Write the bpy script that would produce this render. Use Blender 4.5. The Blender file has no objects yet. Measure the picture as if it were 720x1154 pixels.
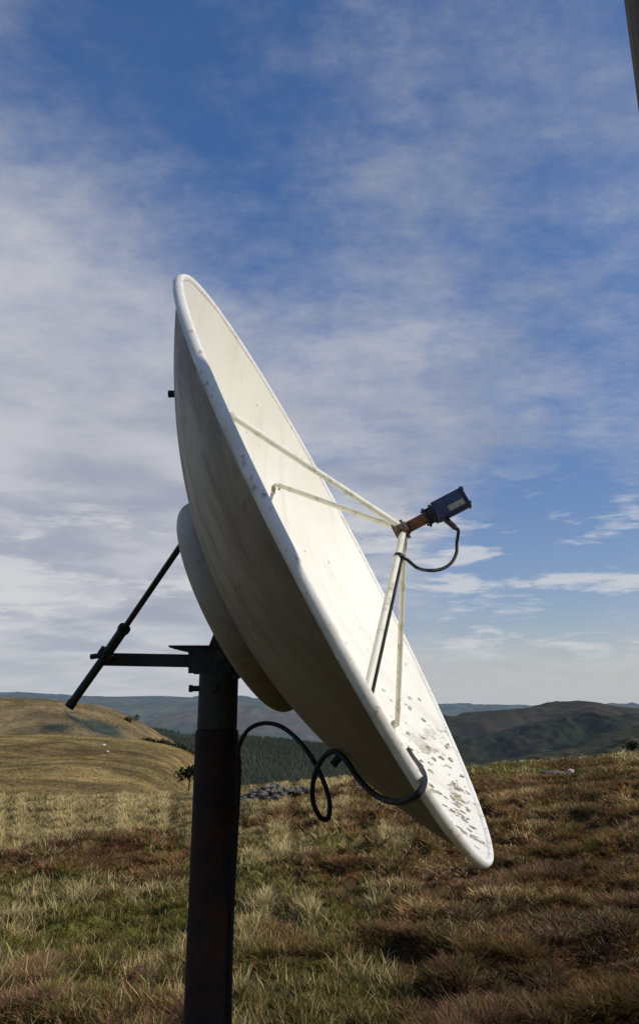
import bpy, bmesh, math, random
import numpy as np
from mathutils import Vector, Matrix, noise as mnoise
random.seed(7); rng = np.random.default_rng(11)
R_ = math.radians
sc = bpy.context.scene
COL = sc.collection
EYE = 1.6
F, PX, PY, TH = 880.0, 360.0, 540.0, R_(15.6)      # lens read off the photograph

def pix(px, py, Y):
    """world point in the direction of a photo pixel, at ground distance Y"""
    X = (px-PX)/F; U = (PY-py)/F
    y = math.cos(TH)-U*math.sin(TH); z = math.sin(TH)+U*math.cos(TH)
    s = Y/y
    return Vector((X*s, Y, z*s+EYE))

# ------------------------------------------------------------------ helpers
def tag(o, label=None, cat=None, group=None, kind=None):
    if label: o['label'] = label
    if cat: o['category'] = cat
    if group: o['group'] = group
    if kind: o['kind'] = kind
    return o
def empty(name, loc, label, cat, group=None, rz=0):
    o = bpy.data.objects.new(name, None); COL.objects.link(o); o.location = loc
    o.rotation_euler = (0, 0, rz); o.empty_display_size = .1
    return tag(o, label, cat, group)
def link(name, me, mat, parent=None, smooth=True, world=True):
    if mat: me.materials.append(mat)
    if smooth and len(me.polygons):
        me.polygons.foreach_set('use_smooth', [True]*len(me.polygons))
    o = bpy.data.objects.new(name, me); COL.objects.link(o)
    if parent:
        o.parent = parent
        if world:
            bpy.context.view_layer.update()
            o.matrix_parent_inverse = parent.matrix_world.inverted()
    return o
def from_bm(name, bm, mat, parent=None, smooth=False, world=True, autos=None):
    bmesh.ops.recalc_face_normals(bm, faces=bm.faces)
    me = bpy.data.meshes.new(name); bm.to_mesh(me); bm.free()
    o = link(name, me, mat, parent, smooth, world)
    if autos:
        me.polygons.foreach_set('use_smooth', [True]*len(me.polygons))
        sharp = []
        b = bmesh.new(); b.from_mesh(me)
        for e in b.edges:
            e.smooth = not (len(e.link_faces) == 2 and e.calc_face_angle(0) > autos)
        b.to_mesh(me); b.free()
    return o
def frame(d):
    d = d.normalized(); a = Vector((0, 0, 1)) if abs(d.z) < .9 else Vector((1, 0, 0))
    u = d.cross(a).normalized(); return u, u.cross(d)*-1
def smooth_path(pts, n=8):
    P = [Vector(p) for p in pts]; out = []
    E = [P[0]*2-P[1]]+P+[P[-1]*2-P[-2]]
    for i in range(1, len(E)-2):
        p0, p1, p2, p3 = E[i-1:i+3]
        for k in range(n):
            t = k/n
            out.append(.5*((2*p1)+(p2-p0)*t+(2*p0-5*p1+4*p2-p3)*t*t+(3*p1-p0-3*p2+p3)*t**3))
    out.append(P[-1]); return out
def tube(bm, pts, r, seg=12, cap=True):
    pts = [Vector(p) for p in pts]; rs = r if isinstance(r, (list, tuple)) else [r]*len(pts)
    rings = []; u = None
    for i, p in enumerate(pts):
        d = (pts[min(i+1, len(pts)-1)]-pts[max(i-1, 0)]).normalized()
        if u is None: u, w = frame(d)
        else:
            u = (u-d*u.dot(d)).normalized(); w = d.cross(u)
        rings.append([bm.verts.new(p+(u*math.cos(a)+w*math.sin(a))*rs[i]) for a in [2*math.pi*k/seg for k in range(seg)]])
    for a, b in zip(rings, rings[1:]):
        for k in range(seg): bm.faces.new((a[k], a[(k+1) % seg], b[(k+1) % seg], b[k]))
    if cap: bm.faces.new(rings[0][::-1]); bm.faces.new(rings[-1])
    return bm
def box(bm, c, x, y, z, bev=0.0):
    """box by centre and three half-axis vectors"""
    c, x, y, z = map(Vector, (c, x, y, z))
    vs = [bm.verts.new(c+x*i+y*j+z*k) for i in (-1, 1) for j in (-1, 1) for k in (-1, 1)]
    fs = [bm.faces.new([vs[q] for q in f]) for f in ((0, 1, 3, 2), (4, 6, 7, 5), (0, 4, 5, 1), (2, 3, 7, 6), (0, 2, 6, 4), (1, 5, 7, 3))]
    if bev:
        es = list({e for f in fs for e in f.edges})
        bmesh.ops.recalc_face_normals(bm, faces=fs)
        bmesh.ops.bevel(bm, geom=es, offset=bev, segments=2, affect='EDGES', profile=.6)
    return bm

# ------------------------------------------------------------------ node helper
class NT:
    def __init__(s, tree): s.t = tree; s.n = tree.nodes; s.l = tree.links
    def new(s, ty, **kw):
        n = s.n.new(ty)
        for k, v in kw.items(): setattr(n, k, v)
        return n
    def put(s, sock, v):
        if isinstance(v, bpy.types.NodeSocket): s.l.new(v, sock)
        elif v is not None: sock.default_value = v
    def math(s, op, a, b=None, c=None, clamp=False):
        n = s.new('ShaderNodeMath', operation=op, use_clamp=clamp)
        s.put(n.inputs[0], a); s.put(n.inputs[1], b); s.put(n.inputs[2], c); return n.outputs[0]
    def vmath(s, op, a, b=None):
        n = s.new('ShaderNodeVectorMath', operation=op); s.put(n.inputs[0], a); s.put(n.inputs[1], b)
        return n.outputs['Value'] if op in ('DOT_PRODUCT', 'LENGTH') else n.outputs[0]
    def noise(s, vec, scale, det=5, rough=.55, dist=0, out='Fac'):
        n = s.new('ShaderNodeTexNoise'); s.put(n.inputs['Vector'], vec); n.inputs['Scale'].default_value = scale
        n.inputs['Detail'].default_value = det; n.inputs['Roughness'].default_value = rough
        n.inputs['Distortion'].default_value = dist; return n.outputs[out]
    def ramp(s, v, a, b, lo=0, hi=1, smooth=True):
        n = s.new('ShaderNodeMapRange'); n.interpolation_type = 'SMOOTHSTEP' if smooth else 'LINEAR'
        s.put(n.inputs['Value'], v); n.inputs['From Min'].default_value = a; n.inputs['From Max'].default_value = b
        n.inputs['To Min'].default_value = lo; n.inputs['To Max'].default_value = hi; return n.outputs[0]
    def mix(s, f, a, b):
        n = s.new('ShaderNodeMix', data_type='RGBA'); s.put(n.inputs[0], f)
        col = lambda c: tuple(c)+(1,) if isinstance(c, (tuple, list)) and len(c) == 3 else c
        s.put(n.inputs[6], col(a)); s.put(n.inputs[7], col(b)); return n.outputs[2]
    def bump(s, h, st, dist=.01):
        n = s.new('ShaderNodeBump'); n.inputs['Strength'].default_value = st; n.inputs['Distance'].default_value = dist
        s.put(n.inputs['Height'], h); return n.outputs[0]
def new_mat(name, rough=.6, metal=0.0, spec=.5):
    m = bpy.data.materials.new(name); m.use_nodes = True
    t = NT(m.node_tree); b = t.n['Principled BSDF']
    b.inputs['Roughness'].default_value = rough; b.inputs['Metallic'].default_value = metal
    b.inputs['Specular IOR Level'].default_value = spec
    return m, t, b
def obj_co(t): return t.new('ShaderNodeTexCoord').outputs['Object']
def mapped(t, v, sc_=(1, 1, 1)):
    n = t.new('ShaderNodeMapping'); t.put(n.inputs['Vector'], v); n.inputs['Scale'].default_value = sc_; return n.outputs[0]

# ------------------------------------------------------------------ materials
def worn_metal(name, c1, c2, scale=12, rough=.55, metal=.0, amt=(.45, .7), bump=.12):
    m, t, b = new_mat(name, rough, metal)
    co = obj_co(t)
    n1 = t.noise(co, scale, 8, .65); n2 = t.noise(co, scale*5, 4, .6)
    f = t.ramp(t.math('ADD', t.math('MULTIPLY', n1, .75), t.math('MULTIPLY', n2, .25)), *amt)
    t.put(b.inputs['Base Color'], t.mix(f, c1, c2))
    t.put(b.inputs['Roughness'], t.ramp(n1, .3, .7, rough-.08, min(1, rough+.2)))
    b.inputs['Specular IOR Level'].default_value = .25
    t.put(b.inputs['Normal'], t.bump(n2, bump, .004)); return m

def dish_paint(name, base, dirt, inner):
    """painted steel reflector; local frame of the dish, y is up-slope"""
    m, t, b = new_mat(name, .42 if inner else .6, 0, .35)
    co = obj_co(t)
    sep = t.new('ShaderNodeSeparateXYZ'); t.put(sep.inputs[0], co); X, Y = sep.outputs[0], sep.outputs[1]
    n1 = t.noise(co, 3.2, 7, .6); n2 = t.noise(co, 22, 6, .65); n3 = t.noise(mapped(t, co, (16, 1.6, 3)), 1, 6, .65)
    if inner:
        c = t.mix(t.ramp(n1, .42, .75, 0, .55), base, dirt)
        c = t.mix(t.ramp(t.noise(co, 70, 5, .7), .62, .72, 0, .5), c, (.40, .37, .26))
        c = t.mix(t.ramp(n3, .50, .80, 0, .38), c, (.42, .38, .26))
        c = t.mix(t.ramp(Y, .25, .95, 0, .38), c, (.52, .49, .33))
        # fine grey specks
        vo = t.new('ShaderNodeTexVoronoi'); vo.inputs['Scale'].default_value = 17; t.put(vo.inputs['Vector'], co)
        sp = t.ramp(vo.outputs['Distance'], .05, .11, 1, 0)
        vsep = t.new('ShaderNodeSeparateColor'); t.put(vsep.inputs[0], vo.outputs['Color'])
        sp = t.math('MULTIPLY', sp, t.ramp(vsep.outputs[0], .72, .74))
        c = t.mix(t.math('MULTIPLY', sp, .6), c, (.16, .15, .10))
        # lichen: spreads from the bottom of the bowl
        low = t.ramp(Y, -.86, -.42, 1, 0)
        wob = t.noise(co, 26, 3, .6, out='Color')
        cw = t.vmath('ADD', co, t.vmath('SCALE', wob)) if False else co
        sc3 = t.new('ShaderNodeVectorMath', operation='SCALE'); t.put(sc3.inputs[0], wob); sc3.inputs['Scale'].default_value = .03
        cw = t.vmath('ADD', co, sc3.outputs[0])
        v2 = t.new('ShaderNodeTexVoronoi'); v2.inputs['Scale'].default_value = 25; t.put(v2.inputs['Vector'], cw)
        v2s = t.new('ShaderNodeSeparateColor'); t.put(v2s.inputs[0], v2.outputs['Color'])
        cell = t.ramp(t.math('ADD', v2.outputs['Distance'], t.math('MULTIPLY', t.noise(co, 60, 4, .7), .25)), .36, .43, 1, 0)
        pick = t.math('GREATER_THAN', t.math('ADD', t.math('MULTIPLY', v2s.outputs[0], .75), t.math('MULTIPLY', low, .75)), .60)
        big = t.noise(cw, 9, 5, .7)
        bl = t.math('MULTIPLY', t.ramp(big, .55, .585), t.ramp(Y, -.75, -.40, 1, 0))
        li = t.math('MULTIPLY', t.math('MULTIPLY', cell, pick), t.ramp(Y, -.60, -.12, 1, 0))
        hole = t.ramp(t.noise(co, 90, 4, .7), .36, .46)
        li = t.math('MULTIPLY', t.math('MAXIMUM', li, t.math('MULTIPLY', bl, .9)), hole)
        lc = t.mix(t.ramp(t.noise(co, 40, 3, .6), .4, .6), (.105, .085, .040), (.30, .27, .15))
        c = t.mix(li, c, lc)
        h = t.math('ADD', t.math('MULTIPLY', li, 1.2), t.math('MULTIPLY', n2, .25))
        t.put(b.inputs['Normal'], t.bump(h, .45, .004))
        t.put(b.inputs['Roughness'], t.ramp(li, 0, 1, .42, .9))
    else:
        c = t.mix(t.ramp(n1, .35, .7), base, dirt)
        c = t.mix(t.ramp(n3, .42, .72, 0, .75), c, (.17, .135, .085))
        c = t.mix(t.ramp(t.noise(mapped(t, co, (3.2, 1.4, 2)), 1.6, 9, .72), .48, .66, 0, .7), c, (.14, .11, .065))
        c = t.mix(t.ramp(Y, .55, -.50, 0, .90), c, (.115, .085, .048))  # darker towards the bottom: grime plus shade painted into the colour
        c = t.mix(t.ramp(n2, .60, .70, 0, .55), c, (.09, .075, .045))
        rad_ = t.vmath('LENGTH', t.vmath('MULTIPLY', co, (1, 1, 0)))
        edge = t.math('MULTIPLY', t.ramp(rad_, .70, .885), t.ramp(t.noise(co, 8, 7, .7), .36, .60))
        c = t.mix(t.math('MULTIPLY', edge, .75), c, (.12, .085, .05))
        t.put(b.inputs['Normal'], t.bump(n2, .3, .003))
    t.put(b.inputs['Base Color'], c); return m
M = {}
M['inner'] = dish_paint('dish_inner_paint', (.78, .745, .655), (.66, .63, .51), True)
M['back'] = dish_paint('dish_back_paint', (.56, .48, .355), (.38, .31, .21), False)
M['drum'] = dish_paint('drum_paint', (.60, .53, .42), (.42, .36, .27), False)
def rim_mat():
    m, t, b = new_mat('rim_paint', .5, 0, .4); co = obj_co(t)
    n1 = t.noise(co, 7, 7, .65); n2 = t.noise(co, 45, 5, .7)
    c = t.mix(t.ramp(n1, .42, .75, 0, .7), (.76, .74, .68), (.56, .51, .39))
    c = t.mix(t.ramp(n2, .57, .67, 0, .65), c, (.20, .16, .10))
    sp_ = t.new('ShaderNodeSeparateXYZ'); t.put(sp_.inputs[0], co)
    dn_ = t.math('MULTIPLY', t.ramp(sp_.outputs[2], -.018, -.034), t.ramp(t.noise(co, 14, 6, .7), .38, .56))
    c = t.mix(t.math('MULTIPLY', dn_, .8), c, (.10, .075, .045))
    t.put(b.inputs['Base Color'], c); t.put(b.inputs['Normal'], t.bump(n2, .35, .003)); return m
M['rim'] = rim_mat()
M['strut'] = worn_metal('strut_paint', (.70, .68, .58), (.34, .33, .20), 18, .5, 0, (.50, .66))
M['strut_green'] = worn_metal('strut_algae_paint', (.64, .62, .50), (.38, .37, .24), 20, .6, 0, (.48, .66))
M['grey_steel'] = worn_metal('grey_steel', (.034, .034, .034), (.022, .019, .016), 9, .65, .1, (.45, .65))
M['pipe'] = worn_metal('rusty_pipe', (.013, .009, .007), (.050, .020, .012), 7, .85, 0, (.40, .70), .5)
M['black'] = worn_metal('black_steel', (.018, .018, .018), (.045, .038, .03), 25, .45, .1, (.5, .7))
M['rust'] = worn_metal('rusty_feed', (.085, .045, .03), (.17, .075, .035), 40, .7, .1, (.42, .6))
M['clamp'] = worn_metal('clamp_steel', (.19, .16, .13), (.09, .05, .03), 45, .6, .3, (.42, .6))
M['blue'] = worn_metal('blue_housing', (.016, .027, .070), (.035, .045, .06), 30, .4, 0, (.52, .72), .04)
M['darkcap'] = worn_metal('dark_cap', (.02, .022, .025), (.05, .05, .05), 30, .5, 0, (.5, .7))
M['label'] = worn_metal('faded_label', (.20, .195, .14), (.10, .12, .11), 55, .6, 0, (.42, .6), .05)
M['cable'] = worn_metal('cable_rubber', (.008, .008, .008), (.016, .016, .015), 30, .62, 0, (.5, .75), 0)
def wood_mat():
    m, t, b = new_mat('weathered_wood', .85); co = obj_co(t)
    g = t.noise(mapped(t, co, (30, 30, 1.2)), 1, 8, .7); n = t.noise(co, 5, 5)
    c = t.mix(t.ramp(g, .35, .65), (.035, .024, .015), (.13, .095, .06)); c = t.mix(t.ramp(n, .5, .8, 0, .6), c, (.05, .06, .03))
    t.put(b.inputs['Base Color'], c); t.put(b.inputs['Normal'], t.bump(g, .8, .01)); return m
M['wood'] = wood_mat()
def veg_mat(name, trans=.25):
    m = bpy.data.materials.new(name); m.use_nodes = True; t = NT(m.node_tree); t.n.clear()
    at = t.new('ShaderNodeVertexColor', layer_name='Col')
    d = t.new('ShaderNodeBsdfDiffuse'); tr = t.new('ShaderNodeBsdfTranslucent'); mx = t.new('ShaderNodeMixShader')
    t.put(d.inputs[0], at.outputs[0]); t.put(tr.inputs[0], at.outputs[0]); mx.inputs[0].default_value = trans
    t.l.new(d.outputs[0], mx.inputs[1]); t.l.new(tr.outputs[0], mx.inputs[2])
    o = t.new('ShaderNodeOutputMaterial'); t.l.new(mx.outputs[0], o.inputs[0]); return m
M['veg'] = veg_mat('blade_foliage', .3); M['leaf'] = veg_mat('tree_foliage', .15)
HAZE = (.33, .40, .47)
def hill_mat(name, cols, scale, haze, aniso=(1, 1, 1), det=9, bumpd=0.0, attr=False, hz=HAZE):
    m = bpy.data.materials.new(name); m.use_nodes = True; t = NT(m.node_tree); b = t.n['Principled BSDF']
    b.inputs['Roughness'].default_value = 1; b.inputs['Specular IOR Level'].default_value = 0
    co = mapped(t, obj_co(t), aniso)
    n1 = t.noise(co, scale, det, .62, .4); n2 = t.noise(co, scale*4.3, det, .66); n3 = t.noise(co, scale*.37, 5, .6)
    c = t.mix(t.ramp(n1, .42, .58), cols[0], cols[1])
    c = t.mix(t.ramp(n2, .46, .62), c, cols[2])
    if len(cols) > 3: c = t.mix(t.ramp(n3, .50, .60), c, cols[3])
    if attr:
        at = t.new('ShaderNodeVertexColor', layer_name='Col')
        c2 = t.new('ShaderNodeMix', data_type='RGBA', blend_type='MULTIPLY'); c2.inputs[0].default_value = 1
        v = t.mix(t.ramp(t.math('ADD', t.math('MULTIPLY', n1, .6), t.math('MULTIPLY', n2, .4)), .36, .62), (.42, .44, .42), (1.4, 1.38, 1.35))
        t.put(c2.inputs[6], at.outputs[0]); t.put(c2.inputs[7], v); c = c2.outputs[2]
    t.put(b.inputs['Base Color'], c)
    if bumpd: t.put(b.inputs['Normal'], t.bump(n2, .6, bumpd))
    if haze:  # aerial haze painted into the surface as a flat glow
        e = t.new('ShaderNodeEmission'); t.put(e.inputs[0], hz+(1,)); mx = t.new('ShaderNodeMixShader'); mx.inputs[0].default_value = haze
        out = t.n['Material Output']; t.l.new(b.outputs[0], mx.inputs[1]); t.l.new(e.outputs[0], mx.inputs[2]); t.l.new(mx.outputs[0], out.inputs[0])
    return m

# ------------------------------------------------------------------ numpy noise
_P = rng.random((256, 256)).astype(np.float64)
def vn(x, y):
    xi = np.floor(x).astype(int); yi = np.floor(y).astype(int); fx = x-xi; fy = y-yi
    fx = fx*fx*(3-2*fx); fy = fy*fy*(3-2*fy)
    a = _P[xi & 255, yi & 255]; b = _P[(xi+1) & 255, yi & 255]; c = _P[xi & 255, (yi+1) & 255]; d = _P[(xi+1) & 255, (yi+1) & 255]
    return a+(b-a)*fx+(c-a)*fy+(a-b-c+d)*fx*fy
def fbm(x, y, oct=4, g=.5):
    s = 0; A = 1; T = 0
    for i in range(oct):
        s = s+A*vn(x*2**i+17.3*i, y*2**i+5.1*i); T += A; A *= g
    return s/T
def sstep(x, a, b):
    t = np.clip((x-a)/(b-a), 0, 1); return t*t*(3-2*t)

def mesh_np(name, V, Fq, colors=None, k=4):
    me = bpy.data.meshes.new(name); nf = len(Fq)
    me.vertices.add(len(V)); me.vertices.foreach_set('co', np.ascontiguousarray(V, dtype=np.float32).ravel())
    me.loops.add(nf*k); me.loops.foreach_set('vertex_index', np.ascontiguousarray(Fq, dtype=np.int32).ravel())
    me.polygons.add(nf); me.polygons.foreach_set('loop_start', np.arange(0, nf*k, k, dtype=np.int32))
    me.update(calc_edges=True)
    if colors is not None:
        ca = me.color_attributes.new('Col', 'FLOAT_COLOR', 'POINT')
        cc = np.ones((len(V), 4), dtype=np.float32); cc[:, :3] = colors; ca.data.foreach_set('color', cc.ravel())
    return me
def grid_faces(nr, nc):
    i = np.arange(nr-1)[:, None]*nc+np.arange(nc-1)[None]
    return np.stack([i, i+1, i+nc+1, i+nc], -1).reshape(-1, 4)

# ================================================================== SETTING
# near moor: gently falling ground with hummocks, breaking into the valley at its far edge
def a_of(x, y): return x/np.maximum(y, .6)
def ground_z(x, y, bumps=True):
    a = np.clip(a_of(x, y), -1.2, 1.2)
    w = sstep(a, -.13, .22)
    yc = 28+32*w
    s = .066+(.056-.066)*w-.015*sstep(a, .18, .46)
    yy = np.maximum(y, 0)
    z = -s*yy-np.maximum(yy-yc, 0)**2*.0035
    z = z+.0*x
    far = sstep(yy, 4, 14)
    if bumps:
        z = z+(fbm(x*.28+3, y*.28+9, 3)-.5)*.42*far+(fbm(x*1.3, y*1.3, 3)-.5)*.16
        z = z+(fbm(x*.09+30, y*.09+2, 2)-.5)*.55*sstep(yy, 10, 30)+(fbm(x*.16+8, y*.10+5, 3)-.5)*.7*sstep(yy, 22, 40)
    if bumps:
        z = z+.15*sstep(fbm(x*2.2, y*2.2, 3), .42, .66)*sstep(yy, 2.5, 4)
    return z
def proj_np(x, y, z):
    zz = z-EYE; d = y*math.cos(TH)+zz*math.sin(TH); u = -y*math.sin(TH)+zz*math.cos(TH)
    return PX+F*x/d, PY-F*u/d
# patches of the moor in ground metres: (x, y, rx, ry, kind strength); kind 0 pale grass, 1 heather, 2 green rush
def on_ground(px, py):
    lo, hi = 1.5, 90.0
    y = np.geomspace(1.5, 70, 4000); r = pix(px, py, 1.0); x = r.x*y; z = EYE+(r.z-EYE)*y
    g = ground_z(x, y, False); k = np.argmax(z < g) if (z < g).any() else len(y)-1
    return float(x[k]), float(y[k])
def patch(px, py, rpx, rpy):
    x, y = on_ground(px, py); _, y2 = on_ground(px, py-rpy); return (x, y, rpx/F*y, max(y2-y, .3))
PALE = [patch(*p) for p in ((40, 915, 120, 22), (170, 905, 110, 20), (300, 925, 36, 12), (310, 965, 34, 24), (335, 1000, 40, 14),
        (436, 1026, 34, 17), (490, 1025, 26, 9), (20, 1060, 55, 40), (430, 945, 22, 9), (360, 893, 40, 4), (430, 915, 40, 6), (350, 1058, 30, 20), (290, 1040, 20, 30))]
HEATH = [patch(*p) for p in ((130, 955, 60, 17), (70, 980, 30, 9), (170, 975, 40, 12), (620, 960, 160, 60), (640, 1060, 160, 60), (400, 905, 90, 8), (470, 930, 60, 12),
         (490, 985, 60, 20), (355, 935, 60, 9), (700, 900, 100, 20), (390, 985, 40, 12), (600, 900, 50, 10))]
DARK = [patch(*p) for p in ((612, 869, 22, 6), (662, 866, 26, 6), (690, 895, 40, 6), (560, 885, 30, 4))]
GREEN = [patch(*p) for p in ((60, 1030, 70, 40), (150, 1050, 60, 40), (300, 1010, 40, 20), (370, 1000, 40, 10), (600, 868, 60, 8), (560, 875, 40, 6), (400, 1040, 50, 30), (20, 990, 40, 20))]
def patchfield(L, x, y):
    s = np.zeros_like(x)
    for (cx, cy, rx, ry) in L:
        s = np.maximum(s, np.exp(-(((x-cx)/rx)**2+((y-cy)/ry)**2)))
    return s
def zones(x, y):
    n1 = fbm(x*.55+40, y*.40+11, 4, .6); n2 = fbm(x*1.7+90, y*1.1+71, 4, .6)
    e = (n2-.5)*.9+(n1-.5)*.8
    a = a_of(x, y)
    right = sstep(a, .02, .2)
    edge = sstep(y, 30, 42)*right
    hc = sstep(fbm(x*.9+61, y*.55+17, 3), .54, .66)*(1-right)*sstep(y, 4, 6)
    p = patchfield(PALE, x, y)*.95+e*.9-.20+.42*(1-right)*sstep(y, 11, 18)-.08*(1-sstep(y, 7, 12))+.45*edge
    h = patchfield(HEATH, x, y)+(.5-n1)*1.2+.34*right*(1-edge)+.02
    g = patchfield(GREEN, x, y)*.7+(fbm(x*.9+7, y*.9+33, 3)-.5)*1.5+.22+(fbm(x*2.9+7, y*2.9+33, 2)-.5)*.8+.05
    h = h+.55*hc; dk = patchfield(DARK, x, y); h = h+1.6*dk; p = p-dk
    return p, h, g
C_PALE = np.array((.70, .56, .26)); C_GREEN = np.array((.175, .185, .042)); C_HEATH = np.array((.25, .122, .060)); C_PURP = np.array((.25, .118, .105)); C_OCH = np.array((.27, .175, .055))

def moorland():
    # polar-ish sheet: fine near the camera, coarser outwards, a little behind the camera too
    ys = np.concatenate([np.linspace(-12, 2.4, 30), np.geomspace(2.5, 110, 420)])
    us = np.linspace(-1, 1, 420); us = np.sign(us)*np.abs(us)**1.25
    Y, U = np.meshgrid(ys, us, indexing='ij')
    half = np.maximum(np.abs(Y)*.75, 0)+7+np.maximum(Y-40, 0)*.4
    X = U*half
    Z = ground_z(X, Y)
    p, h, g = zones(X, Y)
    col = np.zeros(X.shape+(3,))
    w = np.stack([np.exp(4*p), np.exp(4*h), np.exp(4*g)], -1); w /= w.sum(-1, keepdims=True)
    col = w[..., :1]*C_PALE*.35+w[..., 1:2]*C_HEATH*.35+w[..., 2:]*C_GREEN*.6
    n = fbm(X*6, Y*6, 3)[..., None]; col = col*(.5+n)
    me = mesh_np('moorland', np.stack([X, Y, Z], -1).reshape(-1, 3), grid_faces(*X.shape), col.reshape(-1, 3))
    m, t, b = new_mat('moor_ground', 1, 0, 0)
    at = t.new('ShaderNodeVertexColor', layer_name='Col'); co = obj_co(t)
    nn = t.noise(co, 14, 6, .7)
    c2 = t.new('ShaderNodeMix', data_type='RGBA', blend_type='MULTIPLY'); c2.inputs[0].default_value = 1
    t.put(c2.inputs[6], at.outputs[0]); t.put(c2.inputs[7], t.mix(t.ramp(nn, .3, .7), (.4, .4, .4), (1.5, 1.5, 1.5)))
    t.put(b.inputs['Base Color'], c2.outputs[2]); t.put(b.inputs['Normal'], t.bump(nn, .8, .05))
    tag(link('moorland', me, m), kind='structure')
moorland()

def blades(name, x, y, z, h, w, lean, col_lo, col_hi, label, cat, curve=.5):
    """one object of many bent tapering blades"""
    n = len(x); az = rng.random(n)*2*np.pi; la = rng.random(n)*2*np.pi
    # blade width faces roughly sideways but random
    wx, wy = np.cos(az)*w, np.sin(az)*w
    lx, ly = np.cos(la)*lean*h, np.sin(la)*lean*h
    V = np.zeros((n, 6, 3))
    b = np.stack([x, y, z-.02], -1)
    def at(t, wd):
        off = np.stack([lx*(t*(1-curve)+t*t*curve), ly*(t*(1-curve)+t*t*curve), h*t*(1-.25*lean*t)], -1)
        sd = np.stack([wx*wd*.5, wy*wd*.5, np.zeros(n)], -1)
        return b+off-sd, b+off+sd
    V[:, 0], V[:, 1] = at(0, .8); V[:, 2], V[:, 3] = at(.5, 1.0); V[:, 4], V[:, 5] = at(1.0, .22)
    i = np.arange(n)[:, None]*6
    Fq = np.concatenate([i+np.array([[0, 1, 3, 2]]), i+np.array([[2, 3, 5, 4]])], 1).reshape(-1, 4)
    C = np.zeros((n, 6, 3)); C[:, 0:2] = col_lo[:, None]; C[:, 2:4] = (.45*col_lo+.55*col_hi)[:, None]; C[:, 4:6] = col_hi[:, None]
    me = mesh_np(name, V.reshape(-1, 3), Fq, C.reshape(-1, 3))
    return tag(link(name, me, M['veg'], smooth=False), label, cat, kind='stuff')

def scatter():
    n = 1300000
    # constant number per picture area: y = 1/u
    u = rng.uniform(1/78., 1/3.0, n)*1.0
    u = np.where(rng.random(n) < .30, rng.uniform(1/78., 1/16., n), u)
    y = 1/u
    n2_ = 450000; y = np.concatenate([y, 1/rng.uniform(1/14., 1/3.0, n2_)]); n = n+n2_
    x = rng.uniform(-1, 1, n)*(y*.50+.6)
    # clump towards tuft centres
    cs = np.maximum(.16, y*.012)
    jx = (vn(np.floor(x/cs)*7.1+.5, np.floor(y/cs)*3.3+.5)-.5); jy = (vn(np.floor(x/cs)*2.7+9.5, np.floor(y/cs)*5.9+2.5)-.5)
    cx = (np.floor(x/cs)+.5+jx*.7)*cs; cy = (np.floor(y/cs)+.5+jy*.7)*cs
    q = rng.random(n)*.45
    tx = x+(cx-x)*q; ty = y+(cy-y)*q
    x, y = tx, ty
    p, h, g = zones(x, y)
    r = rng.gumbel(size=(3, n))*.13
    k = np.argmax(np.stack([p+r[0], h+r[1], g+r[2]]), 0)
    z = ground_z(x, y)
    tuft = vn(np.floor(x/cs)*3.3, np.floor(y/cs)*4.7)
    px = .00085*y                       # about a picture element wide
    extra = np.arange(n) >= n-n2_
    g0 = (k != 1) & ~(extra & (rng.random(n) < .75))
    # --- grass
    xs, ys, zs = x[g0], y[g0], z[g0]; m = len(xs); kk = k[g0]; tf = tuft[g0]; pp = p[g0]
    hh = np.where(kk == 0, .09+.14*tf, .04+.09*tf)*(.55+.6*rng.random(m))*(1+.25*sstep(ys, 15, 40))
    pr = rng.random(m)
    base = np.where((kk == 0)[:, None], C_PALE, C_GREEN)
    mixo = np.where(kk == 0, .28*pr, (pr**1.3)*.95)[:, None]
    base = base*(1-mixo)+C_OCH*mixo
    dead = (rng.random(m) < np.where(kk == 0, .06, .13))[:, None]; base = np.where(dead, C_PALE*.85, base)
    base = base*(.45+.8*rng.random(m))[:, None]*(.6+.7*tf)[:, None]
    wd = np.maximum(.0028+.0028*rng.random(m), px[g0])
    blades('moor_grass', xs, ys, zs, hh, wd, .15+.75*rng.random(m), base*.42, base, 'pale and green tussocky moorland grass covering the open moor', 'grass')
    # --- heather: short dense twiggy sprigs on mounded clumps
    g1 = k == 1
    xs, ys, zs = x[g1], y[g1], z[g1]; tf = tuft[g1]; m = len(xs)
    rep = 1
    cl = fbm(xs*2.2, ys*2.2, 3)
    hh = (.035+.085*sstep(cl, .35, .7))*(.5+.8*rng.random(m))*(1+.9*sstep(ys, 8, 25))
    pu = sstep(fbm(xs*1.1+50, ys*1.1+8, 3), .52, .64)[:, None]
    base = C_HEATH*(1-pu*.6)+C_PURP*pu*.6
    gr = (rng.random(m) < .15+.35*fbm(xs*1.7+5, ys*1.7+1, 3))[:, None]; base = np.where(gr, C_GREEN*.85, base)
    oc = (rng.random(m) < .10)[:, None]; base = np.where(oc, np.array((.34, .19, .075)), base)
    pa = (rng.random(m) < .22*sstep(fbm(xs*.8+15, ys*.8+61, 3), .5, .62))[:, None]; base = np.where(pa, C_PALE*.8, base)
    md = (.72+.75*sstep(fbm(xs*1.3+70, ys*1.3+21, 3), .32, .68))
    base = base*(.5+.9*rng.random(m))[:, None]*(.7+.6*tf)[:, None]*md[:, None]
    wd = np.maximum(.0035+.004*rng.random(m), px[g1]*1.15)
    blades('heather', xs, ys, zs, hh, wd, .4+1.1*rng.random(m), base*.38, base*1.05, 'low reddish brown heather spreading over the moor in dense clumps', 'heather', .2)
scatter()

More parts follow.
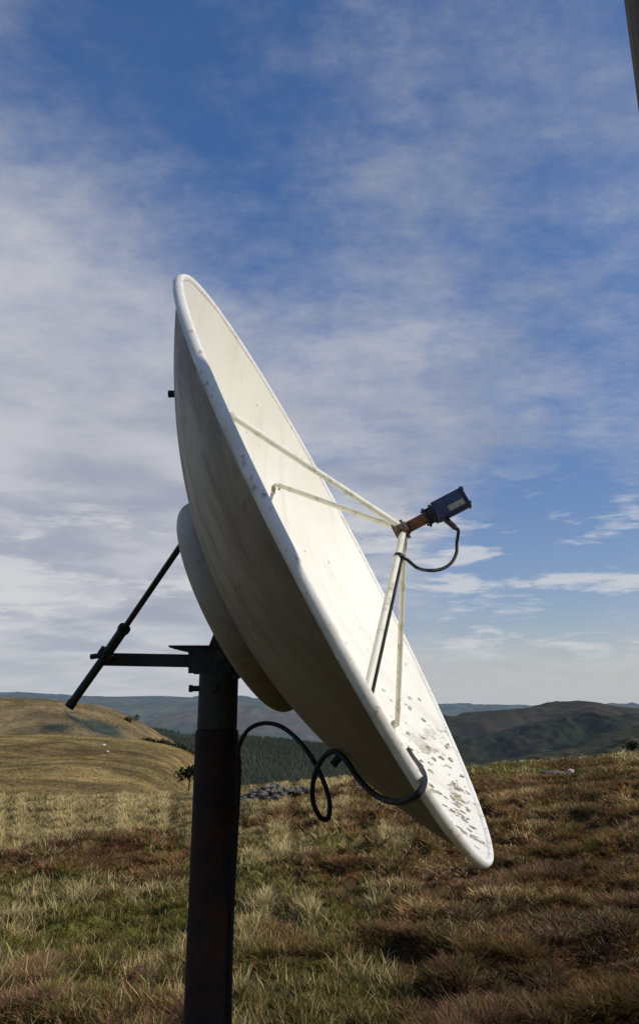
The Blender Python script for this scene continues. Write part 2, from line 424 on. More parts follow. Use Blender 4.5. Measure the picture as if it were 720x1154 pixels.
# ---- hills: each a real mound at its own distance
def interp(px, pts):
    xs = [p[0] for p in pts]; ys = [p[1] for p in pts]
    return np.interp(px, xs, ys)
def hill(name, pts, D, front, back, zbase, mat, amp, nscale, nc=260, nr=120, colfn=None, endfall=0.0, Dfn=None, seed=0, power=1.0, kind='structure'):
    px0, px1 = pts[0][0], pts[-1][0]
    cols = np.linspace(px0, px1, nc)
    cy = interp(cols, pts); k = np.ones(7)/7; cyp = np.convolve(np.pad(cy, 3, mode='edge'), k, 'valid') if nc > 20 else cy
    dirs = np.array([list(pix(a, b, 1.0)) for a, b in zip(cols, cyp)])
    Dc = np.full(nc, D) if Dfn is None else Dfn(cols)
    cx = dirs[:, 0]*Dc; cz = EYE+(dirs[:, 2]-EYE)*Dc
    t = np.concatenate([np.linspace(-1, 0, nr), np.linspace(0, 1, 14)[1:]])
    T, CX = np.meshgrid(t, cx, indexing='ij'); _, CZ = np.meshgrid(t, cz, indexing='ij'); _, DD = np.meshgrid(t, Dc, indexing='ij')
    Y = DD+np.where(T < 0, T*front, T*back)
    X = CX*np.where(T < 0, 1+T*front/DD*.75, 1+T*.1)
    s = np.where(T < 0, 1-np.abs(T)**power, 1-T*T)
    s = np.where(T < 0, np.sin(np.clip(s, 0, 1)*np.pi/2)**1.0, s)
    zb2 = np.where(T < 0, zbase, np.minimum(zbase, CZ-18)); Z = zb2+(CZ-zb2)*s
    nz = fbm(X*nscale+seed, Y*nscale*.8+seed*1.7, 6, .55)-.5
    rdg = 1-np.abs(fbm(X*nscale*1.7+seed+5, Y*nscale*.5+seed, 4)-.5)*4
    Z = Z+(nz*amp+(rdg-.6)*amp*.35)*np.clip(np.abs(T)*5, 0.08, 1)*np.clip((1+T)*3, 0, 1)
    me = mesh_np(name, np.stack([X, Y, Z], -1).reshape(-1, 3), grid_faces(*X.shape), None if colfn is None else colfn(X, Y, Z, T).reshape(-1, 3))
    o = link(name, me, mat); tag(o, kind=kind)
    return (X, Y, Z, T)

# valley floor reaching to the horizon
def valley():
    ys = np.concatenate([np.linspace(-3000, 60, 12), np.geomspace(90, 13500, 70)])
    us = np.linspace(-1, 1, 60)
    Y, U = np.meshgrid(ys, us, indexing='ij'); X = U*(np.abs(Y)*1.3+2500)
    Z = -22-np.clip((Y-60)/900, 0, 1)*90-np.clip((Y-900)/3000, 0, 1)*180-np.clip((np.abs(X)-200)/900, 0, 1)*10+(fbm(X*.001, Y*.001, 4)-.5)*18*np.clip(Y/2000, 0, 1)
    me = mesh_np('valley_floor', np.stack([X, Y, Z], -1).reshape(-1, 3), grid_faces(*X.shape))
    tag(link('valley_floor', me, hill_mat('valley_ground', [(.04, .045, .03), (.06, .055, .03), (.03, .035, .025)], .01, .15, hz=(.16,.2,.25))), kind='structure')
valley()

FARHZ = (.27, .34, .42)
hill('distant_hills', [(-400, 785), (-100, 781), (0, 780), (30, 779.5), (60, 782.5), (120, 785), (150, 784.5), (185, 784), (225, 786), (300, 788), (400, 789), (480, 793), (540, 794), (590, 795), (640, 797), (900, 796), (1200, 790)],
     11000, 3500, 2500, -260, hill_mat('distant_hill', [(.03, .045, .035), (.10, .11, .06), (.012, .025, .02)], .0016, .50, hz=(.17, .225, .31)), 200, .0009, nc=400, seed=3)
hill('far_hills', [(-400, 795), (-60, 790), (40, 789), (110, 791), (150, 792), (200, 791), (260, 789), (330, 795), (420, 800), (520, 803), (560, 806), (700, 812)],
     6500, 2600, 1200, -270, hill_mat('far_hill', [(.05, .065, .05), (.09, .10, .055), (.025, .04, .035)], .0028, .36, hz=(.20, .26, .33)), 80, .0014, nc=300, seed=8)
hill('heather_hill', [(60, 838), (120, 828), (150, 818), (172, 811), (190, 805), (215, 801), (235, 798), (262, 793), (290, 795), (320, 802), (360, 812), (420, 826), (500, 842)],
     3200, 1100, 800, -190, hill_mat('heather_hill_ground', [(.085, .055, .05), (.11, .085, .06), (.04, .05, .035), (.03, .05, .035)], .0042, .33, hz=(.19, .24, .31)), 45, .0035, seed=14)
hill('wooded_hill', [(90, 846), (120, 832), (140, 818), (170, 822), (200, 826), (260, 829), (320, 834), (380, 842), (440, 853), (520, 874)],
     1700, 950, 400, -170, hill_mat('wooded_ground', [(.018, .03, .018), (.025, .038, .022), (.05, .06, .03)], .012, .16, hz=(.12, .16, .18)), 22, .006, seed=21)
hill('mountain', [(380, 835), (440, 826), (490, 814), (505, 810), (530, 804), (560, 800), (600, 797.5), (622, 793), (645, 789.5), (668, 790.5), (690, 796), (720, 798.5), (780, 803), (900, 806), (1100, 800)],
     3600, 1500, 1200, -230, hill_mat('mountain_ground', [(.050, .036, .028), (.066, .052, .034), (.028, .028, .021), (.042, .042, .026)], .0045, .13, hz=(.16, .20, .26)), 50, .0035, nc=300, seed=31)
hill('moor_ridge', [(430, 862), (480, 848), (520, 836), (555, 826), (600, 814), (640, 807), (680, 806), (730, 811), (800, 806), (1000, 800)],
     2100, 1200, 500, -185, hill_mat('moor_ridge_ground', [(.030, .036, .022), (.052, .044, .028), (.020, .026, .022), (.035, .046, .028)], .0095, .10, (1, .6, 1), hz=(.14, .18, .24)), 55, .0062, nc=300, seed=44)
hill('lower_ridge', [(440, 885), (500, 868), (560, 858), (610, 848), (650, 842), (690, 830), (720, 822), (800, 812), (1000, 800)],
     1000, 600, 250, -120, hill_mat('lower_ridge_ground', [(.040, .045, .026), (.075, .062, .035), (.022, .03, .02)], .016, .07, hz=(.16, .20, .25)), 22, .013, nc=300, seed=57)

GOLD = [(.20, .15, .065), (.13, .092, .042), (.27, .205, .095), (.115, .115, .042)]
def upper_col(X, Y, Z, T):
    n = fbm(X*.02, Y*.012, 5, .6)[..., None]; n2 = fbm(X*.05+9, Y*.03+4, 4, .6)[..., None]
    c = np.array((.23, .165, .075))*(1-n)+np.array((.14, .095, .045))*n
    c = c*(.75+.5*n2)
    a = X/Y; pxx, pyy = proj_np(X, Y, Z)
    gully = np.clip(np.exp(-(((pxx-115)/22)**2+((pyy-820-(pxx-112)*.25)/7)**2))*1.8+np.exp(-(((pxx-63)/18)**2+((pyy-820)/4)**2))*1.5+np.exp(-(((pxx-82)/10)**2+((pyy-809-(pxx-82)*.5)/3)**2)), 0, 1)[..., None]
    return c*(1-gully)+np.array((.035, .045, .032))*gully
UPH = hill('upper_hillside', [(-400, 780), (-100, 784), (0, 786.5), (40, 787.5), (75, 790), (95, 793.5), (115, 799), (132, 806), (147, 812), (162, 821), (180, 834), (205, 856)],
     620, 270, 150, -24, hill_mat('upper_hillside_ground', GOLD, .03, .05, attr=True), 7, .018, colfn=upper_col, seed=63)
def lower_col(X, Y, Z, T):
    n = fbm(X*.030, Y*.050, 5, .62)[..., None]; n2 = fbm(X*.012+40, Y*.04+4, 4, .6)[..., None]; n3 = fbm(X*.16+3, Y*.09+8, 4, .6)[..., None]
    q = sstep(n, .34, .66)*.8; c = np.array((.29, .21, .078))*(1-q)+np.array((.15, .098, .042))*q
    g = sstep(n2, .55, .68); c = c*(1-g*.5)+np.array((.125, .130, .045))*g*.5
    bd = sstep(fbm(X*.006+2, Y*.055+6, 4, .6), .46, .60)[..., None]*.55; c = c*(1-bd)+np.array((.105, .070, .034))*bd
    return c*(.65+.7*n3)
LOH = hill('lower_hillside', [(-500, 820), (-100, 826), (0, 829), (60, 829), (100, 830), (150, 834), (180, 838), (205, 844), (219, 853), (234, 868), (250, 888), (262, 905)],
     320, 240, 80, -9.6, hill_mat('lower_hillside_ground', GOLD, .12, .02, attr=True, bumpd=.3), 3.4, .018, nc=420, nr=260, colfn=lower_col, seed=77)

def tussocks(G, n, colfn, s0, s1):
    X, Y, Z, T = G; nr, nc = X.shape
    fi = rng.uniform(2, nr-16, n); fj = rng.uniform(0, nc-1.5, n); i0 = fi.astype(int); j0 = fj.astype(int); a = fi-i0; b = fj-j0
    g = lambda A: A[i0, j0]*(1-a)*(1-b)+A[i0+1, j0]*a*(1-b)+A[i0, j0+1]*(1-a)*b+A[i0+1, j0+1]*a*b
    P = np.stack([g(X), g(Y), g(Z)], -1)
    den = fbm(P[:, 0]*.03+4, P[:, 1]*.02+4, 3)+.25*rng.random(n); ok = den > .52; P = P[ok]; n = len(P)
    c = colfn(P[:, 0], P[:, 1], P[:, 2], 0*P[:, 0])
    dark = rng.random(n)[:, None]; c = c*np.where(dark < .3, .55+.8*dark, .75+.5*dark)
    sz = s0+(s1-s0)*rng.random(n)**2; seg = 5; V = np.zeros((n, seg+1, 3)); ph = rng.random(n)*6
    for k in range(seg):
        an = ph+2*np.pi*k/seg; q = sz*rng.uniform(.6, 1.3, n)
        V[:, k] = P+np.stack([np.cos(an)*q*1.4, np.sin(an)*q, -.1*sz], -1)
    V[:, seg] = P+np.stack([0*sz, 0*sz, sz*rng.uniform(.4, .9, n)], -1)
    base = np.arange(n)[:, None]*(seg+1)
    F_ = np.concatenate([base+np.array([[k, (k+1) % seg, seg]]) for k in range(seg)], 0)
    return V.reshape(-1, 3), F_, np.repeat(c[:, None], seg+1, 1).reshape(-1, 3)
a_ = tussocks(LOH, 40000, lower_col, .10, .34); b_ = tussocks(UPH, 20000, upper_col, .25, .8)
me = mesh_np('rough_grass', np.concatenate([a_[0], b_[0]]), np.concatenate([a_[1], b_[1]+len(a_[0])]), np.concatenate([a_[2], b_[2]]), 3)
tag(link('rough_grass', me, M['leaf']), 'rough grass tussocks and rushes dotting the golden slopes on the left', 'rough grass', kind='stuff')

# ================================================================== DISH
c0 = Vector((0.06656, 2.26301, 0.41226+EYE))
NV = Vector((0.880441, -0.187914, 0.43533)).normalized(); UV = Vector((0.20873, 0.977973, 0)).normalized(); VV = NV.cross(UV)
RAD, DEP = .893, .335
TH_SHELL = .012
MD = Matrix(((UV.x, VV.x, NV.x, c0.x), (UV.y, VV.y, NV.y, c0.y), (UV.z, VV.z, NV.z, c0.z), (0, 0, 0, 1)))
def L2W(p): return MD @ Vector(p)
def bowl(r, deg, off=0.0):
    """world point on the inner face of the bowl at r (0..1), turned deg; off > 0 is out of the back"""
    a = R_(deg); return L2W((RAD*r*math.cos(a), RAD*r*math.sin(a), -DEP*(1-r*r)-off))
gx, gy = -.302, 2.42
gz = float(ground_z(np.array([gx]), np.array([gy]))[0])
dish = empty('satellite_dish', (gx, gy, gz), 'large weathered white satellite dish tilted skyward on a dark rusty pipe post', 'satellite dish')
def lathe_local(prof, seg=160):
    bm = bmesh.new(); rings = []
    for (r, z) in prof:
        if r < 1e-6: rings.append([bm.verts.new((0, 0, z))])
        else: rings.append([bm.verts.new((r*math.cos(2*math.pi*k/seg), r*math.sin(2*math.pi*k/seg), z)) for k in range(seg)])
    for a, b in zip(rings, rings[1:]):
        for k in range(seg):
            k2 = (k+1) % seg
            if len(a) == 1: bm.faces.new((a[0], b[k], b[k2]))
            elif len(b) == 1: bm.faces.new((a[k], a[k2], b[0]))
            else: bm.faces.new((a[k], a[k2], b[k2], b[k]))
    return bm
def dish_part(name, bm, mat, parent, autos=.6):
    o = from_bm(name, bm, mat, parent, world=False, autos=autos)
    bpy.context.view_layer.update()
    o.matrix_parent_inverse = parent.matrix_world.inverted(); o.matrix_basis = MD
    bpy.context.view_layer.update()
    return o
rr = [i/44 for i in range(45)]
RI = RAD-.0145
inner = [(RI*r, -DEP*(1-(RI*r/RAD)**2)) for r in rr]
outer = [(RI*r, -DEP*(1-(RI*r/RAD)**2)-TH_SHELL) for r in rr]
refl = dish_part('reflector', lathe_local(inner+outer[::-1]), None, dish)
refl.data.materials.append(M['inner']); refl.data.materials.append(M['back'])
for pl in refl.data.polygons:      # outer skin takes the grimy back paint, its lower part also painted darker for shade
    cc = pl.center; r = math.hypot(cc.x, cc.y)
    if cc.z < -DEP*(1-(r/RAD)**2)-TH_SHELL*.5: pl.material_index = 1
# rolled lip
def rolled_rim():
    prof = [(RAD+a_-.003, b_*.82) for a_, b_ in ((-.0125, -.0135), (-.0105, -.0075), (-.0078, -.0045), (-.0045, -.0020), (-.001, -.0010), (.0025, -.0025), (.0055, -.0065), (.0080, -.0140), (.0080, -.0225), (.0055, -.0300), (.0005, -.0335), (-.008, -.0340), (-.022, -.028))]
    bm = lathe_local(prof, 220)
    for v_ in bm.verts:
        w = mnoise.noise(v_.co*9)*.0014; v_.co += Vector((v_.co.x, v_.co.y, 0)).normalized()*w
    return bm
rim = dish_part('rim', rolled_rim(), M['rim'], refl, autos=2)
# drum shaped backing ring
def drum():
    r1 = .337; zt = -DEP*(1-(r1/RAD)**2)-TH_SHELL+.006; zb = -.367
    prof = [(r1-.004, zt), (r1, zt-.004)]
    for k in range(7):
        a = math.pi/2*k/6; prof.append((r1-.03*(1-math.cos(a)), zb+.03*(1-math.sin(a))))
    prof += [(.12, zb-.001), (.0, zb-.001)]
    return lathe_local(prof, 110)
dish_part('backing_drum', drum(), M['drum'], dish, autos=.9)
# fixing bolts through the bowl at the strut feet
FEET = {'near_top': (.70, 122), 'far_top': (.72, 44), 'far_low': (.74, 312), 'near_low': (.70, 235)}
def bolt_at(bm, p, d, r=.008, l=.014):
    p = Vector(p); d = Vector(d).normalized()
    tube(bm, [p, p+d*.003], r*1.6, 14); tube(bm, [p+d*.003, p+d*l], r, 6)
for k, (r, a) in FEET.items():
    bm = bmesh.new(); P = bowl(r, a, TH_SHELL); nrm = L2W((0, 0, 0))
    aa = R_(a); sl = 2*DEP*r/RAD
    out = (MD.to_3x3() @ Vector((sl*math.cos(aa), sl*math.sin(aa), -1))).normalized()
    bolt_at(bm, P-out*.001, out, .010, .03); from_bm('bolt', bm, M['black'], refl)

# feed support
J = c0+NV*.190-VV*.028            # joint of the four struts
for k, (r, a) in FEET.items():
    foot = bowl(r, a, -.022)
    d = (foot-J).normalized(); st = J+d*.016
    side = UV if a in (44, 312) else -UV
    st = st+side*.011
    bm = bmesh.new()
    tube(bm, [st, st+d*.02, foot], .0096 if a in (122, 235) else .0088, 14)
    s_ = from_bm('strut', bm, M['strut'] if a in (122, 235) else M['strut_green'], dish, autos=.8)
    # foot plate and lug
    bm = bmesh.new(); aa = R_(a); sl = 2*DEP*r/RAD
    inn = (MD.to_3x3() @ Vector((-sl*math.cos(aa), -sl*math.sin(aa), 1))).normalized()
    tx = inn.cross(d).normalized(); ty = inn.cross(tx)
    P = bowl(r, a, -.002)
    box(bm, P, tx*.010, ty*.014, inn*.002, .001); box(bm, P+inn*.011+tx*.0095, tx*.002, ty*.008, inn*.011, .001)
    bolt_at(bm, P+inn*.017-tx*.009, tx*-1, .004, .006)
    from_bm('foot_bracket', bm, M['strut_green'], s_, autos=.6)

# feed horn and electronics along the dish axis
lnb = empty('feed_unit', J, None, None); lnb.parent = dish
del_keys = [k for k in ('label', 'category') if k in lnb.keys()]
bpy.context.view_layer.update(); lnb.matrix_parent_inverse = dish.matrix_world.inverted()
AX = (NV*1.0).normalized()
A1 = UV.copy(); A2 = AX.cross(A1).normalized()
def ring(bm, c, d, r, l, seg=24): tube(bm, [c-d*l/2, c+d*l/2], r, seg)
bm = bmesh.new(); ring(bm, J+AX*.002, AX, .030, .010); ring(bm, J-AX*.016, AX, .028, .007)
for s in (-1, 1):
    box(bm, J+A1*.027*s-AX*.006, A1*.003, A2*.014, AX*.018, .001)
    bolt_at(bm, J+A1*.030*s-AX*.006, A1*s, .006, .012)
    bolt_at(bm, J+A2*.026*s-AX*.019, -AX, .005, .010)
from_bm('clamp', bm, M['clamp'], lnb, autos=.6)
bm = bmesh.new(); tube(bm, [J-AX*.030, J-AX*.020], .022, 20); tube(bm, [J-AX*.022, J+AX*.075], .0165, 24)
from_bm('feed_tube', bm, M['rust'], lnb, autos=.6)
bm = bmesh.new(); ring(bm, J+AX*.073, AX, .030, .008, 8); ring(bm, J+AX*.084, AX, .024, .012, 20); ring(bm, J+AX*.095, AX, .031, .008, 8)
for q in range(4):
    an = math.pi/4+q*math.pi/2; dd = A1*math.cos(an)+A2*math.sin(an)
    tube(bm, [J+AX*.064+dd*.024, J+AX*.104+dd*.024], .0035, 6)
from_bm('flange', bm, M['black'], lnb, autos=.6)
H = J+AX*.148; LS = -1 if A2.z > 0 else 1
bm = bmesh.new(); box(bm, H, A1*.027, A2*.028, AX*.048, .004)
body = from_bm('housing', bm, M['blue'], lnb, autos=.5)
bm = bmesh.new(); box(bm, H+AX*.050, A1*.028, A2*.030, AX*.0035, .0015)
for i in (-1, 1):
    for j in (-1, 1): bolt_at(bm, H+AX*.053+A1*.021*i+A2*.023*j, AX, .003, .004)
from_bm('end_cap', bm, M['darkcap'], body, autos=.5)
bm = bmesh.new(); box(bm, H+AX*.016-A1*.0276+A2*LS*.013, A1*.0006, A2*.0085, AX*.025, 0)
from_bm('label_plate', bm, M['label'], body)
CN = H-AX*.030+A2*LS*.029
bm = bmesh.new(); dn = (A2*LS+AX*.35).normalized()
tube(bm, [CN+dn*-.004, CN+dn*.012], .010, 6); tube(bm, [CN+dn*.012, CN+dn*.036], .0085, 14); tube(bm, [CN+dn*.036, CN+dn*.046], [.0085, .005], 14)
from_bm('connector', bm, M['black'], lnb, autos=.6)

# signal cable: from the feed loops to the strut, runs along it, through the bowl, over the lip and back to the post
ns_foot = bowl(*FEET['near_low'], -.022); L0 = (ns_foot-J).length; nd = (ns_foot-J).normalized()
def along(t): return J+nd*(t+.0)-UV*.011*max(0, 1-t/L0)
under = (nd.cross(VV)).normalized()
off = (UV*1.0-nd*UV.dot(nd)).normalized()*.003+Vector((.012, 0, -.005))
Yc = CN.y
tie = along(.105)+off
pts = [CN+dn*.036, CN+dn*.050, pix(514.5, 612, Yc), pix(514, 623, Yc-.01), pix(508.5, 634, Yc-.03), pix(498, 641, Yc-.06), pix(484, 643, Yc-.10), pix(470, 640, tie.y+.02)]
L_ = (ns_foot-J).length
pts += [tie+Vector((.004, 0, 0))]+[along(L_*q)+off for q in (.24, .36, .50, .64, .78, .90, .97)]
bm = bmesh.new(); tube(bm, smooth_path(pts, 8), .0048, 10)
feed_cable = from_bm('feed_cable', bm, M['cable'], dish, smooth=True)
bm = bmesh.new(); ring(bm, along(.105)+off*.35, nd, .0155, .008, 14); from_bm('cable_tie', bm, M['black'], feed_cable, autos=.6)
hole = bowl(.785, 305, -.001)
lip = L2W((RAD*math.cos(R_(223)), RAD*math.sin(R_(223)), .013))
lipo = L2W(((RAD+.012)*math.cos(R_(226)), (RAD+.012)*math.sin(R_(226)), -.012))
pts = [hole, pix(466, 854, 2.45), pix(474, 865, 2.0), pix(478, 877, 1.60), pix(475, 889, 1.46), pix(466, 898, 1.46), pix(450, 904, 1.55), pix(433, 901, 1.68), pix(418, 892, 1.74), pix(402, 875, 1.78),
       pix(390, 857, 1.80), pix(378, 847, 1.83), pix(366, 852, 1.86), pix(357, 867, 1.92), pix(352, 888, 1.98), pix(354, 908, 2.03), pix(362, 922, 2.06), pix(370, 921, 2.08), pix(371, 902, 2.10),
       pix(363, 877, 2.13), pix(350, 852, 2.17), pix(333, 831, 2.22), pix(315, 818, 2.28), pix(298, 815, 2.33), pix(283, 820, 2.37), pix(274, 831, 2.38), pix(268.5, 848, 2.36), pix(269.5, 880, 2.375)]
g0_ = Vector((gx+.058, 2.375, 0))
pts += [Vector((gx+.062, 2.385, EYE-.6)), Vector((gx+.066, 2.385, EYE-1.0)), Vector((gx+.070, 2.38, gz+.1)), Vector((gx+.075, 2.37, gz-.02))]
bm = bmesh.new(); tube(bm, smooth_path(pts, 8), .0062, 12)
from_bm('downlead_cable', bm, M['cable'], dish, smooth=True)

# post: pipe, collar and head
bm = bmesh.new(); tube(bm, [(gx, gy, gz-.15), (gx, gy, gz+.5), (gx, gy, EYE-.10), (gx, gy, EYE-.092)], [.0645, .064, .063, .061], 40)
pole = from_bm('pole', bm, M['pipe'], dish, autos=.6)
ztop = pix(246, 729, gy).z
bm = bmesh.new(); tube(bm, [(gx, gy, EYE-.091), (gx, gy, EYE-.088), (gx, gy, ztop-.012)], [.0565, .0585, .0585], 40)
sleeve = from_bm('sleeve', bm, M['grey_steel'], dish, autos=.6)
zb = EYE+.02
for (p, d) in (((gx-.058, gy-.01, pix(246, 776, gy).z), (-1, 0, 0)), ((gx-.005, gy-.0583, pix(241, 776, gy).z), (0, -1, 0))):
    bm = bmesh.new(); p = Vector(p); d = Vector(d)
    tube(bm, [p-d*.004, p+d*.018], .0085, 14); tube(bm, [p+d*.018, p+d*.028], .012, 6) if d.x else tube(bm, [p+d*.0, p+d*.006], .012, 6)
    from_bm('bolt', bm, M['black'], sleeve, autos=.6)
# head plate: thin top plate with a tapering web, on the sleeve
zt = ztop
def slab_poly(bm, xz, y0, y1):
    a = [bm.verts.new((x, y0, z)) for x, z in xz]; b = [bm.verts.new((x, y1, z)) for x, z in xz]
    bm.faces.new(a); bm.faces.new(b[::-1]); n = len(a)
    for i in range(n): bm.faces.new((a[i], a[(i+1) % n], b[(i+1) % n], b[i]))
P = lambda px, py: (pix(px, py, gy-.03).x, pix(px, py, gy-.03).z)
bm = bmesh.new()
for yy in (gy-.058, gy+.046):
    slab_poly(bm, [P(196, 731), P(214, 735), P(214, 737.5), P(214, 759), P(230, 759), P(262, 759), P(262, 730.5), P(196, 730)], yy, yy+.012)
box(bm, (pix(229, 729, gy).x, gy, zt-.002), (.093, 0, 0), (0, .062, 0), (0, 0, .003), .001)
head = from_bm('mount_head', bm, M['grey_steel'], dish, autos=.5)
# yoke plates from the head to the drum
back_c = L2W((0, 0, -.373))
for s in (-1, 1):
    bm = bmesh.new()
    a = Vector((gx, gy+s*.030, zt-.05)); tgt = L2W((s*.03, -.05, -.373)); 
    p0 = Vector((gx-.03, gy+s*.034, zt-.004)); p1 = Vector((gx-.03, gy+s*.034, zt-.09)); p2 = Vector((gx+.045, gy+s*.034, zt-.10)); p3 = L2W((0, -.18, -.375)); p4 = L2W((0, .04, -.375))
    prof = [(p.x, p.z) for p in (p0, p1, p2, p3, p4)]
    slab_poly(bm, prof, gy+s*.034-.005, gy+s*.034+.005)
    from_bm('yoke_plate', bm, M['grey_steel'], head)
bm = bmesh.new(); tube(bm, [(gx+.01, gy-.068, zt-.032), (gx+.01, gy+.068, zt-.032)], .011, 16); tube(bm, [(gx+.01, gy-.074, zt-.032), (gx+.01, gy-.066, zt-.032)], .017, 6); tube(bm, [(gx+.01, gy+.060, zt-.032), (gx+.01, gy+.074, zt-.032)], .017, 6)
from_bm('pivot_bolt', bm, M['black'], head, autos=.6)
# horizontal arm (square tube) and the screw rod through its clamp
x0 = pix(116, 743, gy).x; z0 = pix(116, 743, gy).z; x1 = pix(222, 745, gy).x; z1 = pix(222, 745, gy).z
bm = bmesh.new(); d = Vector((x1-x0, 0, z1-z0)); mid = Vector(((x0+x1)/2, gy, (z0+z1)/2)); up = Vector((0, 1, 0)).cross(d).normalized()
box(bm, mid, d/2, (0, .018, 0), up*.0185, .002)
arm = from_bm('arm', bm, M['grey_steel'], dish, autos=.5)
CY = gy-.034
Cc = pix(120, 738, CY); top = L2W((-.285*math.cos(R_(30)), .285*math.sin(R_(30)), -.384))
top = pix(201, 618, top.y)+Vector((.012, 0, .016))
dl = (top-Cc).normalized(); E_ = pix(78, 797, CY); dl2 = (E_-Cc).normalized()
bm = bmesh.new(); tube(bm, [E_, Cc-dl2*-.0, ], .0125, 14); tube(bm, [E_-dl2*-.0, E_-dl2*.02], .0145, 14)
rod = from_bm('adjuster_rod', bm, M['black'], dish, autos=.6)
bm = bmesh.new(); tube(bm, [Cc, Cc+dl*.115], .0150, 16); tube(bm, [Cc+dl*.112, Cc+dl*.124], .0185, 16); tube(bm, [Cc+dl*-.012, Cc+dl*.0], .018, 16)
from_bm('rod_sleeve', bm, M['black'], rod, autos=.6)
bm = bmesh.new(); tube(bm, [Cc+dl*.12, top], .0088, 14); from_bm('rod_shaft', bm, M['black'], rod, autos=.6)
bm = bmesh.new(); box(bm, Cc+Vector((0, .012, 0)), dl.cross(Vector((0, 1, 0))).normalized()*.024, (0, .026, 0), dl*.017, .003)
tube(bm, [Cc+Vector((-.004, -.03, -.002)), Cc+Vector((-.004, .05, -.002))], .009, 12); tube(bm, [Cc+Vector((-.045, -.004, -.006)), Cc+Vector((0, -.004, 0))], .008, 8)
from_bm('clamp_block', bm, M['black'], rod, autos=.6)

# ================================================================== wooden pole beside the camera
pr = .09
bm = bmesh.new(); pz = float(ground_z(np.array([.628]), np.array([1.082]))[0])
tube(bm, [(.628, 1.082, pz-.1), (.628, 1.082, 2.0), (.628, 1.082, 5.6)], [pr*1.0, pr, pr*1.0], 40)
tag(from_bm('wooden_pole', bm, M['wood'], None, autos=.8), 'dark weathered wooden pole entering the frame at the upper right edge', 'pole')

# ================================================================== trees, stones, sheep
def crown_mesh(h, w, n, tint, size, cone=False):
    V = []; C = []
    blobs = [(rng.normal(0, .26)*w, rng.normal(0, .26)*w, h*(.42+.45*rng.random()), (.22+.16*rng.random())*w) for _ in range(9)]
    for i in range(n):
        if cone:
            t = rng.random()**.8; z = h*(.06+.94*t); r = w*.5*(1-t)**.85*(.35+.75*rng.random()); a = rng.random()*6.283
            p = np.array((r*math.cos(a), r*math.sin(a), z))
        else:
            b = blobs[i % 9]; d = rng.normal(size=3); d /= np.linalg.norm(d); p = np.array(b[:3])+d*b[3]*(.6+.5*rng.random())
        q1 = rng.normal(size=3); q1 /= np.linalg.norm(q1); q2 = np.cross(q1, rng.normal(size=3)); q2 /= np.linalg.norm(q2)
        s = size*(.6+.8*rng.random())
        V += [p-q1*s, p-q2*s*.6, p+q1*s, p+q2*s*.6]
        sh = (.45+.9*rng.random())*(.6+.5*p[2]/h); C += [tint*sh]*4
    V = np.array(V); return mesh_np('crown', V, np.arange(len(V)).reshape(-1, 4), np.array(C))
bark = worn_metal('bark', (.04, .03, .02), (.07, .055, .04), 8, .9)
def tree(name, loc, h, w, label, cat='tree', cone=False, group=None, n=420, tint=(.03, .045, .02)):
    t = empty(name, loc, label, cat, group)
    bm = bmesh.new()
    tube(bm, [(0, 0, -.3), (.02*h, 0, h*.3), (0, .01*h, h*(.9 if cone else .6))], [w*.05, w*.04, w*.012], 7)
    if not cone:
        for k in range(5):
            a = k*1.3; tube(bm, [(.01*h, 0, h*(.28+.05*k)), (w*.3*math.cos(a), w*.3*math.sin(a), h*(.55+.05*k))], [w*.025, w*.008], 5)
    from_bm('trunk', bm, bark, t, world=False)
    link('crown', crown_mesh(h, w, n, np.array(tint), w*.075, cone), M['leaf'], t, smooth=False, world=False)
    return t
dg = bpy.context.evaluated_depsgraph_get
bpy.context.view_layer.update()
def hit(px, py, want=None):
    """where the photo's sight line meets the landscape"""
    o = Vector((0, 0, EYE)); d = (pix(px, py, 1.0)-o).normalized(); s = o.copy()
    for _ in range(80):
        ok, loc, nrm, idx, ob, mt = sc.ray_cast(dg(), s, d)
        if not ok: return None
        if ob.name.startswith(want): return loc.copy()
        s = loc+d*.02
    return None
def ray_to(px, py, want, fallD):
    r = hit(px, py, want)
    return r if r else pix(px, py, fallD)
tl = [(166, 836, 7), (174, 837.5, 8), (182, 838.5, 7), (189, 840, 9), (196, 845, 10), (203, 849, 11), (209, 853, 12), (215, 858, 13), (221, 866, 14)]
for i, (px, py, hp) in enumerate(tl):
    g = pix(px, py+3, 335); h = (hp+3)*335/F*.62
    tree('broadleaf_tree', g, h, h*1.5, 'small dark tree in the row along the grassy brow left of the post', group='trees along the brow of the slope', n=260, tint=(.018, .028, .016))
g = pix(213, 889, 95); tree('hawthorn_tree', g, 2.6, 2.2, 'dark hawthorn bush low on the slope directly left of the post', n=500, tint=(.015, .024, .012))
g = pix(147, 815, 600); tree('hawthorn_tree', g, 5, 7, 'small dark tree at the tip of the golden spur in the valley', n=300, tint=(.018, .028, .018))
g = pix(711, 843, 150); tree('broadleaf_tree', g+Vector((0, 0, -.6)), 1.5, 2.2, 'dark tree beyond the moor edge at the far right', n=420, tint=(.018, .026, .014))

